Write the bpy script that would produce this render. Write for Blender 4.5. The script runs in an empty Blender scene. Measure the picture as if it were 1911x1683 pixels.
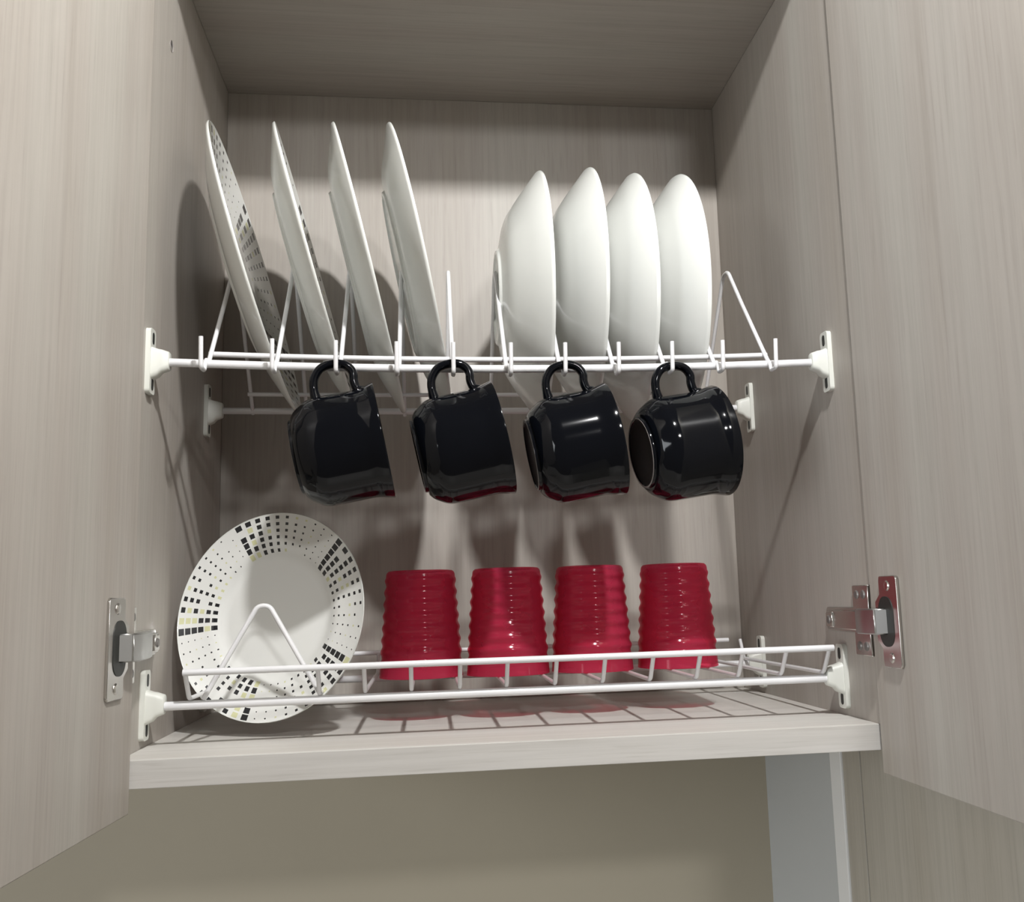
import bpy, bmesh, math
from mathutils import Vector, Matrix
sc = bpy.context.scene
COL = sc.collection

# ------------------------------------------------------------------ camera
cam_d = bpy.data.cameras.new('camera'); cam = bpy.data.objects.new('camera', cam_d); COL.objects.link(cam)
YAW, PITCH, ROLL, FPX = 0.13265, 0.15012, -0.03058, 1879.75
f = Vector((math.sin(YAW)*math.cos(PITCH), math.cos(YAW)*math.cos(PITCH), math.sin(PITCH)))
r0 = Vector((math.cos(YAW), -math.sin(YAW), 0)); u0 = r0.cross(f)
r1 = math.cos(ROLL)*r0 + math.sin(ROLL)*u0; u1 = -math.sin(ROLL)*r0 + math.cos(ROLL)*u0
cam.matrix_world = Matrix(((r1.x, u1.x, -f.x, 0.19178), (r1.y, u1.y, -f.y, -0.67749), (r1.z, u1.z, -f.z, 0.09157), (0, 0, 0, 1)))
cam_d.sensor_fit = 'HORIZONTAL'; cam_d.sensor_width = 36.0; cam_d.lens = FPX*36.0/1911
cam_d.shift_x = -85.43/1911; cam_d.shift_y = -9.71/1911
cam_d.clip_start = 0.01
sc.camera = cam

# ------------------------------------------------------------------ world, lamps, exposure
world = bpy.data.worlds.new('room_light'); sc.world = world; world.use_nodes = True
bg = world.node_tree.nodes['Background']; bg.inputs[0].default_value = (1.0, 0.89, 0.77, 1); bg.inputs[1].default_value = 0.055
def lamp(name, loc, power, radius, col=(1, 0.992, 0.985)):
    d = bpy.data.lights.new(name, 'POINT'); d.energy = power; d.shadow_soft_size = radius; d.color = col
    o = bpy.data.objects.new(name, d); o.location = loc; COL.objects.link(o); return o
lamp('kitchen_lamp', (0.345, -0.57, 0.785), 13.0, 0.022)
lamp('dining_lamp', (0.60, -1.80, 0.79), 13.0, 0.06)
wd = bpy.data.lights.new('cool_side_fill', 'AREA'); wd.shape = 'RECTANGLE'; wd.size = 0.8; wd.size_y = 1.1; wd.energy = 11.0; wd.color = (0.93, 0.965, 1.0)  # added soft cool fill from an unseen source, brightening surfaces that face left
wo = bpy.data.objects.new('cool_side_fill', wd); COL.objects.link(wo); wo.location = (-1.7, -1.6, 0.15)
wo.rotation_euler = (Vector((0.45, 0.0, 0.0))-wo.location).to_track_quat('-Z', 'Z').to_euler()
sc.view_settings.view_transform = 'Standard'; sc.view_settings.look = 'None'
sc.view_settings.exposure = 1.42; sc.view_settings.gamma = 1.0
sc.view_settings.use_curve_mapping = False

# ------------------------------------------------------------------ materials
def new_mat(name):
    m = bpy.data.materials.new(name); m.use_nodes = True
    return m, m.node_tree, m.node_tree.nodes['Principled BSDF']
def plain(name, col, rough=0.5, metal=0.0, coat=0.0, noise=0.0, scale=40.0, spec=0.5):
    m, nt, b = new_mat(name)
    b.inputs['Roughness'].default_value = rough; b.inputs['Metallic'].default_value = metal
    b.inputs['Coat Weight'].default_value = coat; b.inputs['Specular IOR Level'].default_value = spec
    tc = nt.nodes.new('ShaderNodeTexCoord'); n = nt.nodes.new('ShaderNodeTexNoise'); n.inputs['Scale'].default_value = scale
    n.inputs['Detail'].default_value = 4
    nt.links.new(tc.outputs['Object'], n.inputs['Vector'])
    rp = nt.nodes.new('ShaderNodeValToRGB')
    rp.color_ramp.elements[0].position = 0.3; rp.color_ramp.elements[1].position = 0.7
    rp.color_ramp.elements[0].color = tuple(c*(1-noise) for c in col)+(1,)
    rp.color_ramp.elements[1].color = tuple(min(1, c*(1+noise)) for c in col)+(1,)
    nt.links.new(n.outputs['Fac'], rp.inputs['Fac']); nt.links.new(rp.outputs['Color'], b.inputs['Base Color'])
    return m
def wood(name, axis, tint=(1, 1, 1), seed=0.0):
    """pale greyish oak laminate, grain along axis 0/1/2 of the object"""
    m, nt, b = new_mat(name); N = nt.nodes; L = nt.links
    b.inputs['Roughness'].default_value = 0.48; b.inputs['Specular IOR Level'].default_value = 0.35
    tc = N.new('ShaderNodeTexCoord')
    def layer(across, along, detail, rough, off):
        mp = N.new('ShaderNodeMapping'); s = [across]*3; s[axis] = along
        mp.inputs['Scale'].default_value = s; mp.inputs['Location'].default_value = (off+seed, off*1.7, off*.3+seed)
        t = N.new('ShaderNodeTexNoise'); t.inputs['Detail'].default_value = detail; t.inputs['Roughness'].default_value = rough
        t.inputs['Scale'].default_value = 1.0; t.inputs['Distortion'].default_value = 0.25
        L.new(tc.outputs['Object'], mp.inputs['Vector']); L.new(mp.outputs['Vector'], t.inputs['Vector']); return t
    broad = layer(20, 1.3, 3, 0.5, 3.1); fine = layer(230, 7, 3, 0.6, 7.7); pore = layer(520, 22, 2, 0.5, 1.3)
    r1 = N.new('ShaderNodeValToRGB'); e = r1.color_ramp.elements
    e[0].position = 0.28; e[1].position = 0.72
    e[0].color = (0.356*tint[0], 0.324*tint[1], 0.286*tint[2], 1); e[1].color = (0.410*tint[0], 0.390*tint[1], 0.354*tint[2], 1)
    el = e.new(0.5); el.color = (0.386*tint[0], 0.357*tint[1], 0.324*tint[2], 1)
    L.new(broad.outputs['Fac'], r1.inputs['Fac'])
    r2 = N.new('ShaderNodeValToRGB'); e = r2.color_ramp.elements
    e[0].position = 0.30; e[0].color = (0.925, 0.92, 0.915, 1); e[1].position = 0.62; e[1].color = (1.03, 1.03, 1.03, 1)
    L.new(fine.outputs['Fac'], r2.inputs['Fac'])
    r3 = N.new('ShaderNodeValToRGB'); e = r3.color_ramp.elements
    e[0].position = 0.30; e[0].color = (0.80, 0.78, 0.76, 1); e[1].position = 0.42; e[1].color = (1, 1, 1, 1)
    L.new(pore.outputs['Fac'], r3.inputs['Fac'])
    m1 = N.new('ShaderNodeMix'); m1.data_type = 'RGBA'; m1.blend_type = 'MULTIPLY'; m1.inputs[0].default_value = 1
    L.new(r1.outputs['Color'], m1.inputs[6]); L.new(r2.outputs['Color'], m1.inputs[7])
    m2 = N.new('ShaderNodeMix'); m2.data_type = 'RGBA'; m2.blend_type = 'MULTIPLY'; m2.inputs[0].default_value = 0.35
    L.new(m1.outputs[2], m2.inputs[6]); L.new(r3.outputs['Color'], m2.inputs[7])
    L.new(m2.outputs[2], b.inputs['Base Color'])
    bp = N.new('ShaderNodeBump'); bp.inputs['Strength'].default_value = 0.08; bp.inputs['Distance'].default_value = 0.0006
    L.new(fine.outputs['Fac'], bp.inputs['Height']); L.new(bp.outputs['Normal'], b.inputs['Normal'])
    return m
WOOD_Z = wood('pale_oak_laminate_upright', 2); WOOD_X = wood('pale_oak_laminate_level', 0, seed=4.0)
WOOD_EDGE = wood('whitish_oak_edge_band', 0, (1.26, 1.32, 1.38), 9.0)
WOOD_SHELF_LIT = wood('whitish_oak_shelf_lit', 0, (1.55, 1.62, 1.68), 21.0)  # whitish board; tint beyond the edge band's paints in light on its top
WOOD_TALL = wood('grey_oak_laminate', 2, (1.1, 1.12, 1.08), 13.0)
WHITE_WIRE = plain('white_coated_wire', (0.72, 0.72, 0.73), 0.28, coat=0.3, noise=0.02)
WHITE_PLASTIC = plain('white_plastic', (0.66, 0.67, 0.62), 0.4, noise=0.02)
CERAMIC = plain('white_glazed_ceramic', (0.70, 0.715, 0.685), 0.2, coat=0.2, noise=0.012, scale=25)
BLACK_GLAZE = plain('black_glaze', (0.0025, 0.003, 0.0045), 0.08, noise=0.1, spec=0.22)
CLAY = plain('unglazed_foot_clay', (0.42, 0.38, 0.36), 0.8, noise=0.05)
FOOT_DARK = plain('matt_black_base', (0.035, 0.026, 0.025), 0.6, noise=0.1)
NICKEL = plain('nickel_plated_steel', (0.62, 0.60, 0.57), 0.26, metal=1.0, noise=0.04)
NICKEL_GREY = plain('satin_steel_arm', (0.46, 0.46, 0.45), 0.38, metal=1.0, noise=0.04)
HOLE_DARK = plain('dark_recess', (0.02, 0.022, 0.02), 0.5, noise=0.1)
SCREW_DARK = plain('dull_screw', (0.20, 0.19, 0.18), 0.45, metal=0.6, noise=0.1)
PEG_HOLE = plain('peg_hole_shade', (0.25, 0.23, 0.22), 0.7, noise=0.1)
WALL = plain('beige_wall_paint', (0.37, 0.335, 0.262), 0.75, noise=0.02, scale=6)
WALL_GREY = plain('pale_grey_wall_paint', (0.50, 0.52, 0.525), 0.7, noise=0.015, scale=6)
TRIM = plain('white_corner_trim', (0.80, 0.81, 0.81), 0.45, noise=0.01)
def red_material():
    m = bpy.data.materials.new('translucent_red_plastic'); m.use_nodes = True; nt = m.node_tree; N = nt.nodes; L = nt.links
    N.clear(); out = N.new('ShaderNodeOutputMaterial')
    tc = N.new('ShaderNodeTexCoord'); ns = N.new('ShaderNodeTexNoise'); ns.inputs['Scale'].default_value = 30
    rp = N.new('ShaderNodeValToRGB'); rp.color_ramp.elements[0].color = (0.50, 0.045, 0.100, 1); rp.color_ramp.elements[1].color = (0.60, 0.066, 0.15, 1)
    L.new(tc.outputs['Object'], ns.inputs['Vector']); L.new(ns.outputs['Fac'], rp.inputs['Fac'])
    p = N.new('ShaderNodeBsdfPrincipled'); p.inputs['Roughness'].default_value = 0.13; L.new(rp.outputs['Color'], p.inputs['Base Color'])
    tl = N.new('ShaderNodeBsdfTranslucent'); tl.inputs['Color'].default_value = (0.75, 0.04, 0.12, 1)
    tr = N.new('ShaderNodeBsdfTransparent'); tr.inputs['Color'].default_value = (0.97, 0.30, 0.40, 1)
    a = N.new('ShaderNodeMixShader'); a.inputs[0].default_value = 0.25; L.new(p.outputs[0], a.inputs[1]); L.new(tl.outputs[0], a.inputs[2])
    c = N.new('ShaderNodeMixShader'); c.inputs[0].default_value = 0.56; L.new(a.outputs[0], c.inputs[1]); L.new(tr.outputs[0], c.inputs[2])
    L.new(c.outputs[0], out.inputs['Surface']); return m
RED = red_material()
def patterned(name, R, turn):
    """white glaze with five printed fans of small black and olive squares around the rim"""
    m, nt, b = new_mat(name); N = nt.nodes; L = nt.links
    b.inputs['Roughness'].default_value = 0.13; b.inputs['Coat Weight'].default_value = 0.5
    def M(op, a, c=None, d=None):
        n = N.new('ShaderNodeMath'); n.operation = op
        for i, v in enumerate((a, c, d)):
            if v is None: continue
            if isinstance(v, (int, float)): n.inputs[i].default_value = v
            else: L.new(v, n.inputs[i])
        return n.outputs[0]
    tc = N.new('ShaderNodeTexCoord'); sp = N.new('ShaderNodeSeparateXYZ'); L.new(tc.outputs['Object'], sp.inputs[0])
    x, y = sp.outputs[0], sp.outputs[1]
    r = M('DIVIDE', M('SQRT', M('ADD', M('MULTIPLY', x, x), M('MULTIPLY', y, y))), R)
    th = M('MULTIPLY', M('DIVIDE', M('ARCTAN2', y, x), 2*math.pi), -5.0)
    th = M('ADD', th, 20.0+turn)
    NC = 11
    sec = M('FLOOR', th); fr = M('FRACT', th)
    colf = M('MULTIPLY', fr, NC); ci = M('FLOOR', colf); u = M('FRACT', colf)
    rowf = M('MULTIPLY', M('SUBTRACT', r, 0.615), 6/0.375); ri = M('FLOOR', rowf); v = M('FRACT', rowf)
    size = M('ADD', M('MULTIPLY', M('POWER', M('SUBTRACT', 1.0, M('DIVIDE', ci, NC)), 1.5), 0.35), 0.07)
    du = M('MULTIPLY', M('ABSOLUTE', M('SUBTRACT', u, 0.5)), 1.35); dv = M('ABSOLUTE', M('SUBTRACT', v, 0.5))
    sq = M('LESS_THAN', M('MAXIMUM', du, dv), size)
    inr = M('MULTIPLY', M('GREATER_THAN', ri, -0.5), M('LESS_THAN', ri, 5.5))
    cv = N.new('ShaderNodeCombineXYZ'); L.new(M('ADD', ci, M('MULTIPLY', sec, 13.0)), cv.inputs[0]); L.new(ri, cv.inputs[1])
    wn = N.new('ShaderNodeTexWhiteNoise'); wn.noise_dimensions = '2D'; L.new(cv.outputs[0], wn.inputs['Vector'])
    olive = M('GREATER_THAN', wn.outputs['Value'], 0.80)
    keep = M('GREATER_THAN', wn.outputs['Value'], 0.06)
    mask = M('MULTIPLY', M('MULTIPLY', sq, inr), keep)
    mc = N.new('ShaderNodeMix'); mc.data_type = 'RGBA'; L.new(olive, mc.inputs[0])
    mc.inputs[6].default_value = (0.012, 0.013, 0.016, 1); mc.inputs[7].default_value = (0.60, 0.60, 0.36, 1)
    mx = N.new('ShaderNodeMix'); mx.data_type = 'RGBA'; L.new(mask, mx.inputs[0])
    mx.inputs[6].default_value = (0.72, 0.725, 0.70, 1); L.new(mc.outputs[2], mx.inputs[7])
    L.new(mx.outputs[2], b.inputs['Base Color'])
    return m

# ------------------------------------------------------------------ mesh helpers
def mesh_from(name, V, F, mats, midx=None, smooth=True, angle=40):
    me = bpy.data.meshes.new(name); me.from_pydata([tuple(v) for v in V], [], F)
    for m in (mats if isinstance(mats, (list, tuple)) else [mats]): me.materials.append(m)
    if midx:
        for p, i in zip(me.polygons, midx): p.material_index = i
    bm = bmesh.new(); bm.from_mesh(me); bmesh.ops.recalc_face_normals(bm, faces=bm.faces)
    for e in bm.edges:
        if len(e.link_faces) == 2 and e.calc_face_angle(0) > math.radians(angle): e.smooth = False
    for fc in bm.faces: fc.smooth = smooth
    bm.to_mesh(me); bm.free(); return me
def link(name, me, parent=None, loc=(0, 0, 0), rot=(0, 0, 0)):
    o = bpy.data.objects.new(name, me); COL.objects.link(o); o.location = loc; o.rotation_euler = rot
    if parent: o.parent = parent
    return o
def thing(name, label, cat, loc=(0, 0, 0), rot=(0, 0, 0), group=None):
    o = link(name, None, None, loc, rot); o['label'] = label; o['category'] = cat; o.empty_display_size = 0.02
    if group: o['group'] = group
    return o
def box_mesh(name, lo, hi, mat, bevel=0.0, seg=2):
    bm = bmesh.new(); bmesh.ops.create_cube(bm, size=1)
    for v in bm.verts: v.co = Vector([lo[i] + (v.co[i]+0.5)*(hi[i]-lo[i]) for i in range(3)])
    if bevel: bmesh.ops.bevel(bm, geom=bm.edges[:], offset=bevel, segments=seg, affect='EDGES', profile=0.5)
    me = bpy.data.meshes.new(name); bm.to_mesh(me); bm.free(); me.materials.append(mat); return me
def fillet(P, rad, n=5):
    P = [Vector(p) for p in P]; out = [P[0]]
    for a, b, c in zip(P, P[1:], P[2:]):
        d1 = (a-b); d2 = (c-b); t = min(rad, d1.length*0.45, d2.length*0.45)
        s = b+d1.normalized()*t; e = b+d2.normalized()*t
        for i in range(n+1):
            k = i/n; out.append((1-k)**2*s + 2*k*(1-k)*b + k*k*e)
    out.append(P[-1]); return out
def tube(path, rad, sides=10, ry=None, ref=Vector((0, 1, 0))):
    """round wire; ry = half width along ref when the section is oval; returns V,F"""
    P = [Vector(p) for p in path]; V = []; F = []; n = len(P); up = None
    for i in range(n):
        t = (P[min(i+1, n-1)]-P[max(i-1, 0)]).normalized()
        if up is None:
            up = ref - t*ref.dot(t)
            if up.length < 1e-3: up = Vector((0, 0, 1)) - t*t.z
        up = (up - t*up.dot(t)).normalized(); s = t.cross(up)
        R = rad[i] if isinstance(rad, (list, tuple)) else rad
        RY = (ry[i] if isinstance(ry, (list, tuple)) else ry) if ry else R
        for k in range(sides):
            a = 2*math.pi*k/sides; V.append(P[i] + up*math.cos(a)*RY + s*math.sin(a)*R)
    for i in range(n-1):
        for k in range(sides):
            k2 = (k+1) % sides; F.append((i*sides+k, i*sides+k2, (i+1)*sides+k2, (i+1)*sides+k))
    F.append(tuple(range(sides-1, -1, -1))); F.append(tuple((n-1)*sides+k for k in range(sides)))
    return V, F
def tube_mesh(name, path, rad, mat, sides=10, rnd=0.0, **kw):
    if rnd: path = fillet(path, rnd)
    V, F = tube(path, rad, sides, **kw); return mesh_from(name, V, F, mat, angle=60)
def lathe(name, prof, mats, midx=None, n=72, angle=35):
    """prof: list of (r,z); midx: material index per profile segment; about local Z"""
    V = []; F = []; MI = []; rows = []
    for (r, z) in prof:
        if r < 1e-6: rows.append([len(V)]); V.append((0, 0, z))
        else:
            rows.append(list(range(len(V), len(V)+n)))
            V += [(r*math.cos(2*math.pi*k/n), r*math.sin(2*math.pi*k/n), z) for k in range(n)]
    for i in range(len(rows)-1):
        a, b = rows[i], rows[i+1]; mi = midx[i] if midx else 0
        for k in range(n):
            k2 = (k+1) % n
            if len(a) == 1 and len(b) == 1: continue
            if len(a) == 1: F.append((a[0], b[k], b[k2]))
            elif len(b) == 1: F.append((a[k], a[k2], b[0]))
            else: F.append((a[k], a[k2], b[k2], b[k]))
            MI.append(mi)
    return mesh_from(name, V, F, mats, MI, angle=angle)
def smooth_prof(P, rad=0.004, n=4):
    return [(q.x, q.y) for q in fillet([Vector((a, b, 0)) for a, b in P], rad, n)]
def prism(outline, lo, hi, axis):
    """outline: 2D points in the two other axes; extruded lo..hi along axis"""
    def mk(a, b, c): return {0: (c, a, b), 1: (a, c, b), 2: (a, b, c)}[axis]
    n = len(outline); V = [mk(a, b, lo) for a, b in outline]+[mk(a, b, hi) for a, b in outline]
    F = [tuple(range(n)), tuple(range(2*n-1, n-1, -1))]+[(i, (i+1) % n, n+(i+1) % n, n+i) for i in range(n)]
    return V, F
def rrect(cx, cy, hx, hy, r, n=4):
    out = []
    for sx, sy, a0 in ((1, 1, 0), (-1, 1, 90), (-1, -1, 180), (1, -1, 270)):
        for i in range(n+1):
            a = math.radians(a0+90*i/n); out.append((cx+sx*(hx-r)+r*math.cos(a), cy+sy*(hy-r)+r*math.sin(a)))
    return out
def merge(parts):
    V = []; F = []
    for v, fc in parts:
        o = len(V); V += list(v); F += [tuple(i+o for i in q) for q in fc]
    return V, F
def boxvf(lo, hi):
    V = [(x, y, z) for x in (lo[0], hi[0]) for y in (lo[1], hi[1]) for z in (lo[2], hi[2])]
    return V, [(0, 1, 3, 2), (4, 6, 7, 5), (0, 4, 5, 1), (2, 3, 7, 6), (0, 2, 6, 4), (1, 5, 7, 3)]

# ------------------------------------------------------------------ the setting
W, D, H = 0.499, 0.300, 0.602           # cabinet inside
TH = 0.018
XR = 0.5215                              # face of the wall / tall unit beside the cabinet
def struct(name, lo, hi, mat, bevel=0):
    o = link(name, box_mesh(name, lo, hi, mat, bevel)); o['kind'] = 'structure'; return o
struct('wall_back', (-1.3, 0.318, -1.0), (XR+0.12, 0.40, 0.95), WALL)
struct('wall_right', (XR, 0.149, -1.0), (XR+0.12, 0.318, 0.95), WALL_GREY)
struct('trim_1', (XR-0.0012, 0.1265, -1.0), (XR+0.02, 0.149, 0.95), TRIM, 0.0008)
tall = thing('tall_cabinet', 'tall grey oak cabinet standing beside the open cupboard door', 'cabinet', (XR, 0.0, -1.0))
link('filler_strip', box_mesh('filler_strip', (0.0005, 0.0930, 0), (0.02, 0.1265, 1.95), WOOD_TALL, 0.0008), tall)
link('side_panel', box_mesh('side_panel', (0, -0.55, 0), (0.02, 0.0895, 1.95), WOOD_TALL, 0.0008), tall)

ct = thing('bounce_counter', 'unseen pale stone counter added below the cabinet to bounce light', 'bounce_counter', (-0.4, 0.0, -0.56))  # out of view; put in to bounce light onto the wall under the cabinet
link('slab', box_mesh('slab', (-0.9, -0.32, 0), (0.9205, 0.317, 0.04), plain('pale_stone', (0.72, 0.70, 0.66), 0.35, noise=0.08, scale=60), 0.003), ct)

# ------------------------------------------------------------------ wall cabinet
cab = thing('wall_cabinet', 'open pale oak wall cabinet holding two white dish racks', 'cabinet', (0, 0, -TH))
def cpart(name, lo, hi, mat, bevel=0.0006):
    return link(name, box_mesh(name, [lo[0], lo[1], lo[2]+TH], [hi[0], hi[1], hi[2]+TH], mat, bevel), cab)
cpart('side_panel', (-TH, 0, -TH), (0, D+0.012, H+TH), WOOD_Z)
cpart('side_panel', (W, 0, -TH), (W+TH, D+0.012, H+TH), WOOD_Z)
cpart('top_panel', (0, 0, H), (W, D+0.012, H+TH), WOOD_X)
shelf = cpart('bottom_shelf', (0, 0.0006, -TH+0.0005), (W, D+0.012, 0), WOOD_SHELF_LIT, 0.0008)
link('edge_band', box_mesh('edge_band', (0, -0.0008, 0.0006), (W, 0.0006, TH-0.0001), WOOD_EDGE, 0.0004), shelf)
cpart('back_panel', (0, D, 0), (W, D+0.012, H), WOOD_Z)
left_side = [o for o in cab.children if o.name.startswith('side_panel')][0]
link('peg_hole', lathe('peg_hole', [(0, 0), (0.0042, 0.0), (0.0045, 0.0004), (0.0045, -0.004)], PEG_HOLE, n=20), left_side, (0.0, 0.080, 0.524+TH), (0, math.pi/2, 0))
DOORW = 0.272; ZB = -0.032
# door: local origin at the hinge edge of the inner face, running along -Y
dl = link('door', box_mesh('door', (-TH, -DOORW, ZB), (0, 0, H+0.022), WOOD_Z, 0.0008), cab, (0.0086, -0.0018, TH), (0, 0, -0.066))
dr = link('door', box_mesh('door', (0, -DOORW, ZB), (TH, 0, H+0.022), WOOD_Z, 0.0008), cab, (W-0.0025, -0.0050, TH), (0, 0, 0.010))

# hinges (built for the right side of the cabinet, mirrored for the left)
def make_hinge(side):
    """side=+1 right: x local = distance into the cabinet from the side panel; y, z as world"""
    X = (lambda x: W-x) if side > 0 else (lambda x: x)
    zc = 0.0697+TH
    def put(name, vf, mat, parent, angle=35, bev=0.0):
        V = [(X(v[0]), v[1], v[2]+zc) for v in vf[0]]
        me = mesh_from(name, V, vf[1], mat, angle=angle)
        if bev:
            bm = bmesh.new(); bm.from_mesh(me); bmesh.ops.bevel(bm, geom=[e for e in bm.edges if e.calc_face_angle(0) > 0.6], offset=bev, segments=2, affect='EDGES')
            bm.to_mesh(me); bm.free()
        return link(name, me, parent)
    cross = [(0.0, 0.0095), (-0.001, 0.0245), (0.0255, 0.0245), (0.0255, 0.009), (0.074, 0.009),
             (0.076, 0.007), (0.076, -0.007), (0.074, -0.009), (0.0255, -0.009), (0.0255, -0.0245), (-0.001, -0.0245), (0.0, -0.0095)]
    h = put('hinge', prism(cross, 0.0, 0.0022, 0), NICKEL, cab, bev=0.0005)
    put('mounting_rail', merge([boxvf((0.0022, 0.004, -0.0068), (0.0065, 0.066, 0.0068)), boxvf((0.0022, 0.052, -0.0055), (0.0078, 0.064, 0.0055))]), NICKEL, h, bev=0.0006)
    # arm: box section that cranks from the mounting plate to the cup in the door
    fx = 0.0025 if side > 0 else 0.0086
    yb = -0.002 if side > 0 else 0.024
    arm = [(0.0066, yb+0.004), (0.0125, yb+0.001), (0.0135, yb-0.001), (0.0140, -0.020), (0.0120, -0.030), (0.0035, -0.034), (0.003, -0.024), (0.0085, -0.014), (0.0066, -0.006)]
    off = 0.0 if side > 0 else 0.004
    arm = [(x+off if y < 0.02 else x, y) for x, y in arm]
    put('arm', prism(arm, -0.0085, 0.0085, 2), NICKEL_GREY, h, bev=0.0008)
    for yy, zz in ((0.007, 0.018), (0.018, 0.018), (0.007, -0.018), (0.018, -0.018), (0.058, 0.0)):
        s = lathe('screw', [(0, 0.0011), (0.0026, 0.0009), (0.0033, 0.0), (0.0033, -0.0006)], SCREW_DARK, n=16)
        xx = 0.0022 if zz else 0.0078
        link('screw', s, h, (X(xx), yy, zc+zz), (0, -side*math.pi/2, 0))
    # flange on the door
    fl = [(-0.0245, 0.030), (-0.0475, 0.030), (-0.0495, 0.028), (-0.0495, -0.028), (-0.0475, -0.030), (-0.0245, -0.030), (-0.0235, -0.027),
          (-0.0235, -0.018), (-0.0165, -0.013), (-0.0165, 0.013), (-0.0235, 0.018), (-0.0235, 0.027)]
    sk = (lambda y: 0.0) if side > 0 else (lambda y: y*math.tan(0.066))
    V, F = prism(fl, fx+0.0002, fx+0.0020, 0)
    V = [(v[0]+(sk(v[1]) if side < 0 else 0), v[1], v[2]) for v in V]
    fo = put('cup_flange', (V, F), NICKEL, h, bev=0.0004)
    V, F = prism(rrect(-0.0320, 0.0, 0.0105, 0.0165, 0.0095, 6), fx+0.0012, fx+0.0024, 0)
    V = [(v[0]+(sk(v[1]) if side < 0 else 0), v[1], v[2]) for v in V]
    put('cup_recess', (V, F), HOLE_DARK, fo)
    for zz in (0.0235, -0.0235):
        s = lathe('screw', [(0, 0.0010), (0.0028, 0.0008), (0.0035, 0.0), (0.0035, -0.0008)], NICKEL, n=16)
        link('screw', s, fo, (X(fx+0.0020+(sk(-0.036) if side < 0 else 0)), -0.036, zc+zz), (0, -side*math.pi/2, 0))
make_hinge(1); make_hinge(-1)

# ------------------------------------------------------------------ rack brackets
def bracket_meshes():
    """wall plate in the YZ plane at x=0 growing to +x, with socket boss"""
    plate = prism(rrect(0, 0, 0.0068, 0.0232, 0.0030), 0.0, 0.0034, 0)
    rings = [(0.0034, 0.0060, 0.0115, -0.0015), (0.0075, 0.0056, 0.0098, -0.0012), (0.0100, 0.0052, 0.0082, 0.0), (0.0145, 0.0050, 0.0066, 0.0), (0.0150, 0.0046, 0.0060, 0.0)]
    V = []; F = []; n = 20
    for x, a, b, c in rings: V += [(x, p, q+c) for p, q in rrect(0, 0, a, b, 0.0035, 4)]
    for i in range(len(rings)-1):
        for k in range(n): F.append((i*n+k, i*n+(k+1) % n, (i+1)*n+(k+1) % n, (i+1)*n+k))
    F.append(tuple(range(n))); F.append(tuple((len(rings)-1)*n+k for k in range(n-1, -1, -1)))
    me = mesh_from('bracket', *merge([plate, (V, F)]), WHITE_PLASTIC, angle=40)
    slot = mesh_from('screw_slot', *prism(rrect(0, 0, 0.0022, 0.0042, 0.0021), 0.0026, 0.0037, 0), HOLE_DARK)
    return me, slot
BR, SLOT = bracket_meshes()
def bracket(parent, base, x, y, z, side):
    """side +1: on the right panel, growing towards -x"""
    o = link('bracket', BR, parent, (x-base[0], y-base[1], z-base[2]), (0, 0, math.pi if side > 0 else 0))
    for dz in (0.0165, -0.0165): link('screw_slot', SLOT, o, (0, 0, dz))
    return o

# ------------------------------------------------------------------ upper dish rack
UY1, UY2, UZ = 0.0413, 0.2290, 0.2640
def sag(x, a): t = min(1, max(0, x/W)); return -a*4*t*(1-t)
ub = (W/2, 0.135, UZ)
up = thing('dish_rack', 'white wire dish rack holding upright plates, with mug hooks along its front rod', 'dish rack', ub)
def rod(name, parent, base, x0, x1, y, z, rad, a=0.0, n=14, sides=14):
    pts = [(x0+(x1-x0)*i/n-base[0], y-base[1], z+sag(x0+(x1-x0)*i/n, a)-base[2]) for i in range(n+1)]
    return link(name, tube_mesh(name, pts, rad, WHITE_WIRE, sides), parent)
SA, SB = 0.0055, 0.0018
rod('rod', up, ub, 0.012, W-0.012, UY1, UZ, 0.0029, SA)
rod('rod', up, ub, 0.012, W-0.012, UY2, UZ+0.0005, 0.0029, SB)
for s, x in ((-1, 0.0), (1, W)):
    bracket(up, ub, x, UY1, UZ, s); bracket(up, ub, x, UY2, UZ+0.0005, s)
DX = [0.0407, 0.0874, 0.1322, 0.1740, 0.2125, 0.2515, 0.2911, 0.3312, 0.3699, 0.4091, 0.4518]
rod('rail', up, ub, 0.0385, 0.4545, 0.0545, 0.2742, 0.0020, SA)
rod('rail', up, ub, 0.0385, 0.4545, 0.2155, 0.2768, 0.0018, SB)
dv = tube_mesh('divider', [(0, UY1-0.0008-ub[1], -0.0025), (0, 0.098-ub[1], 0.325+0.002-UZ), (0, 0.131-ub[1], 0.3665-UZ), (0, 0.145-ub[1], 0.3665-UZ), (0, 0.178-ub[1], 0.326-UZ), (0, UY2+0.0008-ub[1], -0.0015)], 0.0017, WHITE_WIRE, 9, rnd=0.006)
hk = tube_mesh('mug_hook', [(0, UY1-ub[1], 0.0028), (0, UY1-0.0042-ub[1], -0.0005), (0, UY1-0.006-ub[1], -0.0062), (0, 0.0245-ub[1], -0.0062), (0, 0.0225-ub[1], 0.0150)], 0.0016, WHITE_WIRE, 9, rnd=0.0025)
HX = [0.0396, 0.0873, 0.1306, 0.1727, 0.2125, 0.2535, 0.2928, 0.3320, 0.3718, 0.4100, 0.4505]
for x in DX: link('divider', dv, up, (x-ub[0], 0, sag(x, SA)*0.7))
for x in HX: link('mug_hook', hk, up, (x-ub[0], 0, sag(x, SA)))

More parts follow.
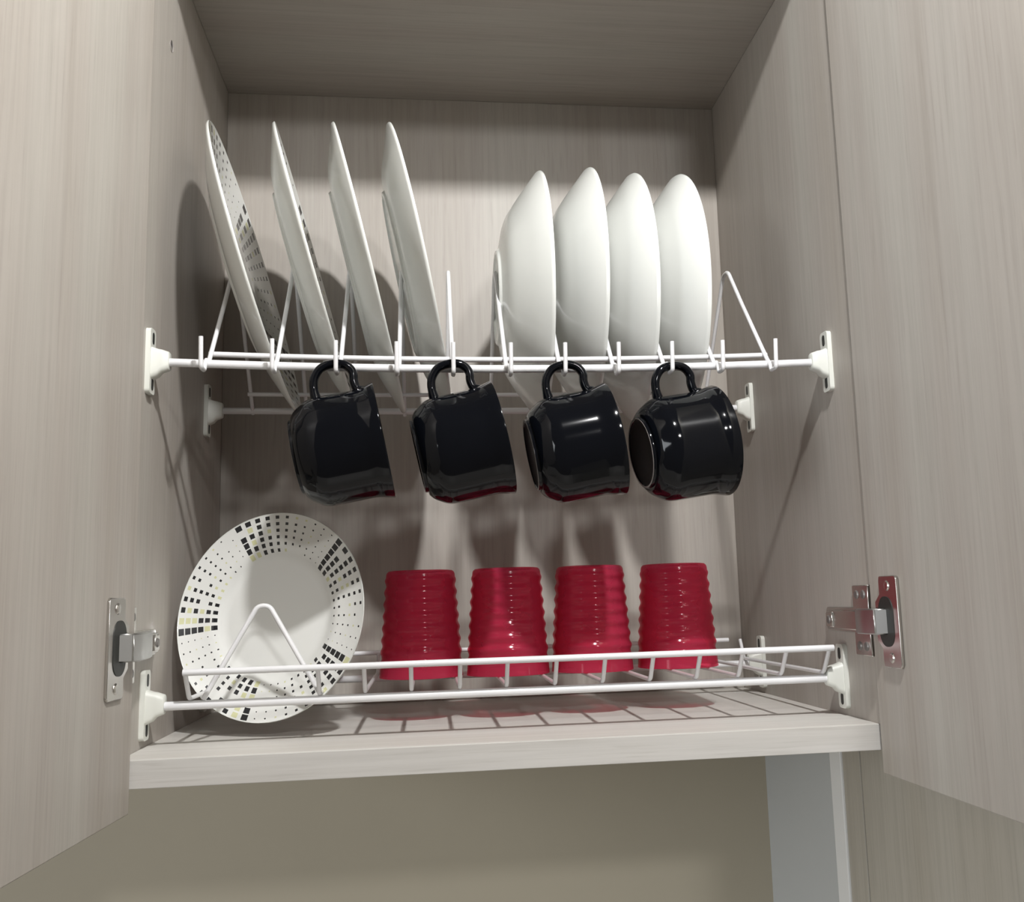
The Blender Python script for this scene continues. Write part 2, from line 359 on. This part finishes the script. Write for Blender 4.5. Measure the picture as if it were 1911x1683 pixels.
# ------------------------------------------------------------------ lower glass rack
LY1, LY2, LZ = 0.0534, 0.2380, 0.0272
lb = (W/2, 0.14, 0.0)
lo_r = thing('glass_rack', 'low white wire glass rack with raised front rail just above the cabinet shelf', 'dish rack', lb)
rod('rod', lo_r, lb, 0.012, W-0.012, LY1, LZ, 0.0030, 0.0)
rod('rod', lo_r, lb, 0.012, W-0.012, LY2, LZ, 0.0030, 0.0)
for s, x in ((-1, 0.0), (1, W)):
    bracket(lo_r, lb, x, LY1, LZ+0.0012, s); bracket(lo_r, lb, x, LY2, LZ+0.0012, s)
FZ, FY = 0.0500, 0.0365; RZ, RY = 0.0485, 0.2490
rod('rail', lo_r, lb, 0.0300, 0.4845, FY, FZ, 0.0023)
rod('rail', lo_r, lb, 0.0320, 0.4700, RY, RZ, 0.0020)
LX = [0.0314, 0.1179, 0.1489, 0.1807, 0.2144, 0.2473, 0.2818, 0.3163, 0.3509, 0.3851, 0.4165, 0.4490, 0.4814]
WZ = LZ+0.0030+0.0015
bw = tube_mesh('basket_wire', [(0, FY-0.0003-lb[1], FZ), (0, LY1-0.003-lb[1], WZ), (0, LY2+0.002-lb[1], WZ), (0, RY+0.0003-lb[1], RZ)], 0.0016, WHITE_WIRE, 9, rnd=0.004)
for i, x in enumerate(LX):
    link('basket_wire', bw, lo_r, (x-lb[0], 0, 0))
def vloop(y0, xa, xb, xm, za, lean):
    p = [(xa-lb[0], y0-lb[1], WZ-0.001), (xm-0.004-lb[0], y0+lean-lb[1], za), (xm+0.004-lb[0], y0+lean-lb[1], za), (xb-lb[0], y0-lb[1], WZ-0.001)]
    return tube_mesh('saucer_loop', p, 0.0018, WHITE_WIRE, 9, rnd=0.008)
link('saucer_loop', vloop(0.0525, 0.0400, 0.1185, 0.0790, 0.0925, 0.002), lo_r)
link('saucer_loop', vloop(0.1450, 0.0330, 0.1175, 0.0750, 0.0925, 0.0), lo_r)

# ------------------------------------------------------------------ plates
def plate_mesh(name, R, h, well, foot, mat_face, step=0.010, kk=0.95, lip=0.0022):
    """rim plane at z=0, face towards +Z, foot at z=-h"""
    t = lip
    prof = [(0, -h+0.0042), (well*0.86, -h+0.0042)]
    wz = -h*(R-well-step)/(R-foot)*kk
    face = smooth_prof([(0, -h+0.0048), (well, -h+0.0048), (well+step, wz+0.0012), (R-0.001, -0.0006)], 0.010, 5)
    edge = [(R-0.0003, 0.0), (R, -0.0008), (R-0.0004, -0.0017)]
    under = smooth_prof([(R-0.0012, -0.0026), (well+step+0.003, wz-0.0022), (foot+0.0028, -h+0.0022), (foot+0.0018, -h+0.0003)], 0.008, 4)
    ring = [(foot+0.0012, -h), (foot-0.0012, -h), (foot-0.0022, -h+0.0014), (foot*0.8, -h+0.0018), (0, -h+0.0018)]
    P = face+edge+under+ring
    mi = [0]*(len(face)-1)+[1]*(len(P)-len(face))
    return lathe(name, P, [mat_face, CERAMIC], mi, n=96, angle=50)
PR = 0.120
dinner = plate_mesh('dinner_plate', PR, 0.0175, 0.070, 0.066, patterned('printed_dinner_plate_glaze', PR, 0.97))
plates = [  # x of rim where it meets the front rail, lean
    (0.0840, 15.6, 'white dinner plate leaning closest to the cabinet side, its printed rim of black squares showing'),
    (0.1310, 15.0, 'white dinner plate second from the cabinet side, seen almost edge-on'),
    (0.1705, 13.4, 'white dinner plate third from the cabinet side, its plain underside showing'),
    (0.2085, 11.8, 'white dinner plate beside the empty slot, nearest to the soup plates')]
for i, (xb, a, lab) in enumerate(plates):
    a = math.radians(a); zc = 0.2755 + math.sqrt(PR*PR-0.08*0.08)*math.cos(a)
    o = link('dinner_plate', dinner, None, (xb-math.tan(a)*(zc-0.27), 0.135, zc), (0, math.pi/2-a, 0))
    o['label'] = lab; o['category'] = 'plate'; o['group'] = 'dinner plates leaning in the dish rack'
SR = 0.1035
def soup_mesh():
    R, h = SR, 0.0370
    face = smooth_prof([(0, -h+0.005), (0.030, -h+0.005), (0.060, -0.0265), (0.0785, -0.0165), (R-0.001, -0.0006)], 0.012, 5)
    edge = [(R-0.0003, 0), (R, -0.0009), (R-0.0004, -0.002)]
    under = smooth_prof([(R-0.0012, -0.0032), (0.0795, -0.0200), (0.064, -0.0300), (0.0405, -h+0.0025), (0.0390, -h+0.0003)], 0.010, 5)
    ring = [(0.0384, -h), (0.0358, -h), (0.0346, -h+0.0016), (0.028, -h+0.0021), (0, -h+0.0021)]
    P = face+edge+under+ring
    return lathe('soup_plate', P, [patterned('printed_soup_plate_glaze', SR, 0.1), CERAMIC], [0]*(len(face)-1)+[1]*(len(P)-len(face)), n=96, angle=50)
soup = soup_mesh()
soups = [(0.2895, 0.6, 0.0, 'deep white soup plate at the row end beside the empty rack slot, foot ring showing'),
         (0.3300, 0.2, 0.004, 'deep white soup plate second from the empty slot, standing slightly taller'),
         (0.3690, 0.9, 0.0, 'deep white soup plate third from the empty rack slot'),
         (0.4085, 1.0, 0.0, 'deep white soup plate at the row end, beside the bare last rack divider')]
for xb, a, dz, lab in soups:
    a = math.radians(a); zc = 0.3412+dz
    o = link('soup_plate', soup, None, (xb-math.tan(a)*(zc-0.27), 0.135, zc), (0, math.pi/2-a, 0))
    o['label'] = lab; o['category'] = 'soup plate'; o['group'] = 'soup plates standing in the dish rack'
SAU = 0.0768
saucer = plate_mesh('saucer', SAU, 0.0165, 0.043, 0.036, patterned('printed_saucer_glaze', SAU, 0.667), 0.008, 0.72)
so = link('saucer', saucer); so['label'] = 'small white saucer printed with black squares, upright behind the wire loop of the glass rack'; so['category'] = 'saucer'
nrm = Vector((-math.sin(math.radians(23)), -math.cos(math.radians(23)), math.tan(math.radians(9)))).normalized()
zx = nrm; xx = Vector((0, 0, 1)).cross(zx).normalized(); yy = zx.cross(xx)
so.matrix_world = Matrix(((xx.x, yy.x, zx.x, 0.0765), (xx.y, yy.y, zx.y, 0.092), (xx.z, yy.z, zx.z, 0.0860), (0, 0, 0, 1)))

# ------------------------------------------------------------------ mugs
def mug_meshes():
    L = 0.0615
    out = smooth_prof([(0.0262, 0.0022), (0.0282, 0.0022), (0.0318, 0.0050), (0.0372, 0.0130), (0.0384, 0.019), (0.0384, 0.050), (0.0412, L-0.0006)], 0.004, 4)
    rim = [(0.0410, L), (0.0400, L-0.0004)]
    inn = smooth_prof([(0.0395, L-0.0014), (0.0362, 0.052), (0.0356, 0.038), (0.0358, 0.020), (0.0325, 0.0095), (0, 0.0065)], 0.004, 4)
    base = [(0, 0.0018), (0.0225, 0.0018), (0.0238, 0.0006)]
    ring = [(0.0244, 0.0), (0.0258, 0.0)]
    body = lathe('mug_body', [(0.0238, 0.0005), (0.0241, 0.0), (0.0258, 0.0), (0.0262, 0.0008)]+out+rim+inn, [BLACK_GLAZE], n=80, angle=50)
    foot = lathe('foot_ring', [(0.0256, 0.0003), (0.0254, -0.00012), (0.0245, -0.00012), (0.0243, 0.0003)], [CLAY], n=64, angle=60)
    bot = lathe('base', base, [FOOT_DARK], n=64, angle=50)
    P = [(0.0215, 0.0345), (0.0208, 0.0440), (0.0225, 0.0525), (0.0285, 0.0590), (0.0375, 0.0605), (0.0455, 0.0580), (0.0495, 0.0520), (0.0490, 0.0455), (0.0500, 0.0400), (0.0530, 0.0372)]
    # path given as (along axis, out from axis); handle sits on the -X side
    pts = [Vector((-q, 0, s)) for s, q in P]
    sm = []
    for i in range(len(pts)-1):
        p0, p1, p2, p3 = pts[max(i-1, 0)], pts[i], pts[i+1], pts[min(i+2, len(pts)-1)]
        for k in range(5):
            t = k/5; sm.append(0.5*((2*p1)+(p2-p0)*t+(2*p0-5*p1+4*p2-p3)*t*t+(3*p1-p0-3*p2+p3)*t**3))
    sm.append(pts[-1])
    n = len(sm); rad = [0.0031+0.0012*max(0, 1-min(i, n-1-i)/5) for i in range(n)]
    V, F = tube(sm, rad, 14, ry=[r*1.35 for r in rad]); han = mesh_from('handle', V, F, BLACK_GLAZE, angle=60)
    return body, foot, bot, han
MB, MF, MD, MH = mug_meshes()
mugs = [(0.1030, 0.1935, 11.0, 0, 'black glazed mug on the hook below the leaning dinner plates, farthest from the soup plates'),
        (0.1865, 0.1930, 12.5, 0, 'black glazed mug hanging at the hook below the empty rack slot'),
        (0.2668, 0.1930, 10.5, -1, 'black glazed mug with a soft bluish highlight, hanging below the first soup plate'),
        (0.3470, 0.1938, 9.0, 6, 'black glazed mug showing bright lamp highlights and a pale foot ring')]
for x, z, a, yaw, lab in mugs:
    t = thing('mug', lab, 'mug', (x, 0.0318, z), (0, math.pi/2-math.radians(a), math.radians(yaw)), 'black mugs on the rack hooks')
    link('body', MB, t); fr = link('foot_ring', MF, t); fr['label'] = 'thin pale unglazed foot ring'
    link('base', MD, t); link('handle', MH, t)

# ------------------------------------------------------------------ red tumblers (upside down)
def tumbler_mesh():
    Hh = 0.0835; R0, R1 = 0.0330, 0.0272; n = 64; out = []
    for i in range(n+1):
        k = i/n; z = k*(Hh-0.003); r = R0+(R1-R0)*(z/Hh)
        if 0.10 < k < 0.97: r += 0.0007*math.sin((k-0.10)/0.87*2*math.pi*7.5)
        out.append((r, z))
    out += [(R1-0.0004, Hh-0.0015), (R1-0.0018, Hh-0.0003), (R1-0.0040, Hh)]
    top = [(R1-0.006, Hh-0.0004), (R1-0.008, Hh-0.0016), (0, Hh-0.0016)]
    inn = [(0, Hh-0.0034), (R1-0.0046, Hh-0.0034), (R1-0.0026, Hh-0.0046)]+[(r-0.0014, z) for r, z in reversed(out[2:n-3])]+[(R0-0.0012, 0.0), (R0-0.0005, -0.0002)]
    return lathe('tumbler', out+top+inn+[out[0]], RED, n=72, angle=50)
TM = tumbler_mesh(); GZ = WZ+0.0018
for x, y, lab in ((0.1872, 0.150, 'ribbed red tumbler standing upside down next to the printed saucer'),
                  (0.2560, 0.143, 'ribbed red upside-down tumbler second from the saucer'),
                  (0.3245, 0.145, 'ribbed red upside-down tumbler third from the saucer'),
                  (0.3965, 0.150, 'ribbed red upside-down tumbler at the row end, farthest from the saucer')):
    o = link('tumbler', TM, None, (x, y, GZ), (0, 0, x*40)); o['label'] = lab; o['category'] = 'tumbler'; o['group'] = 'red tumblers on the glass rack'
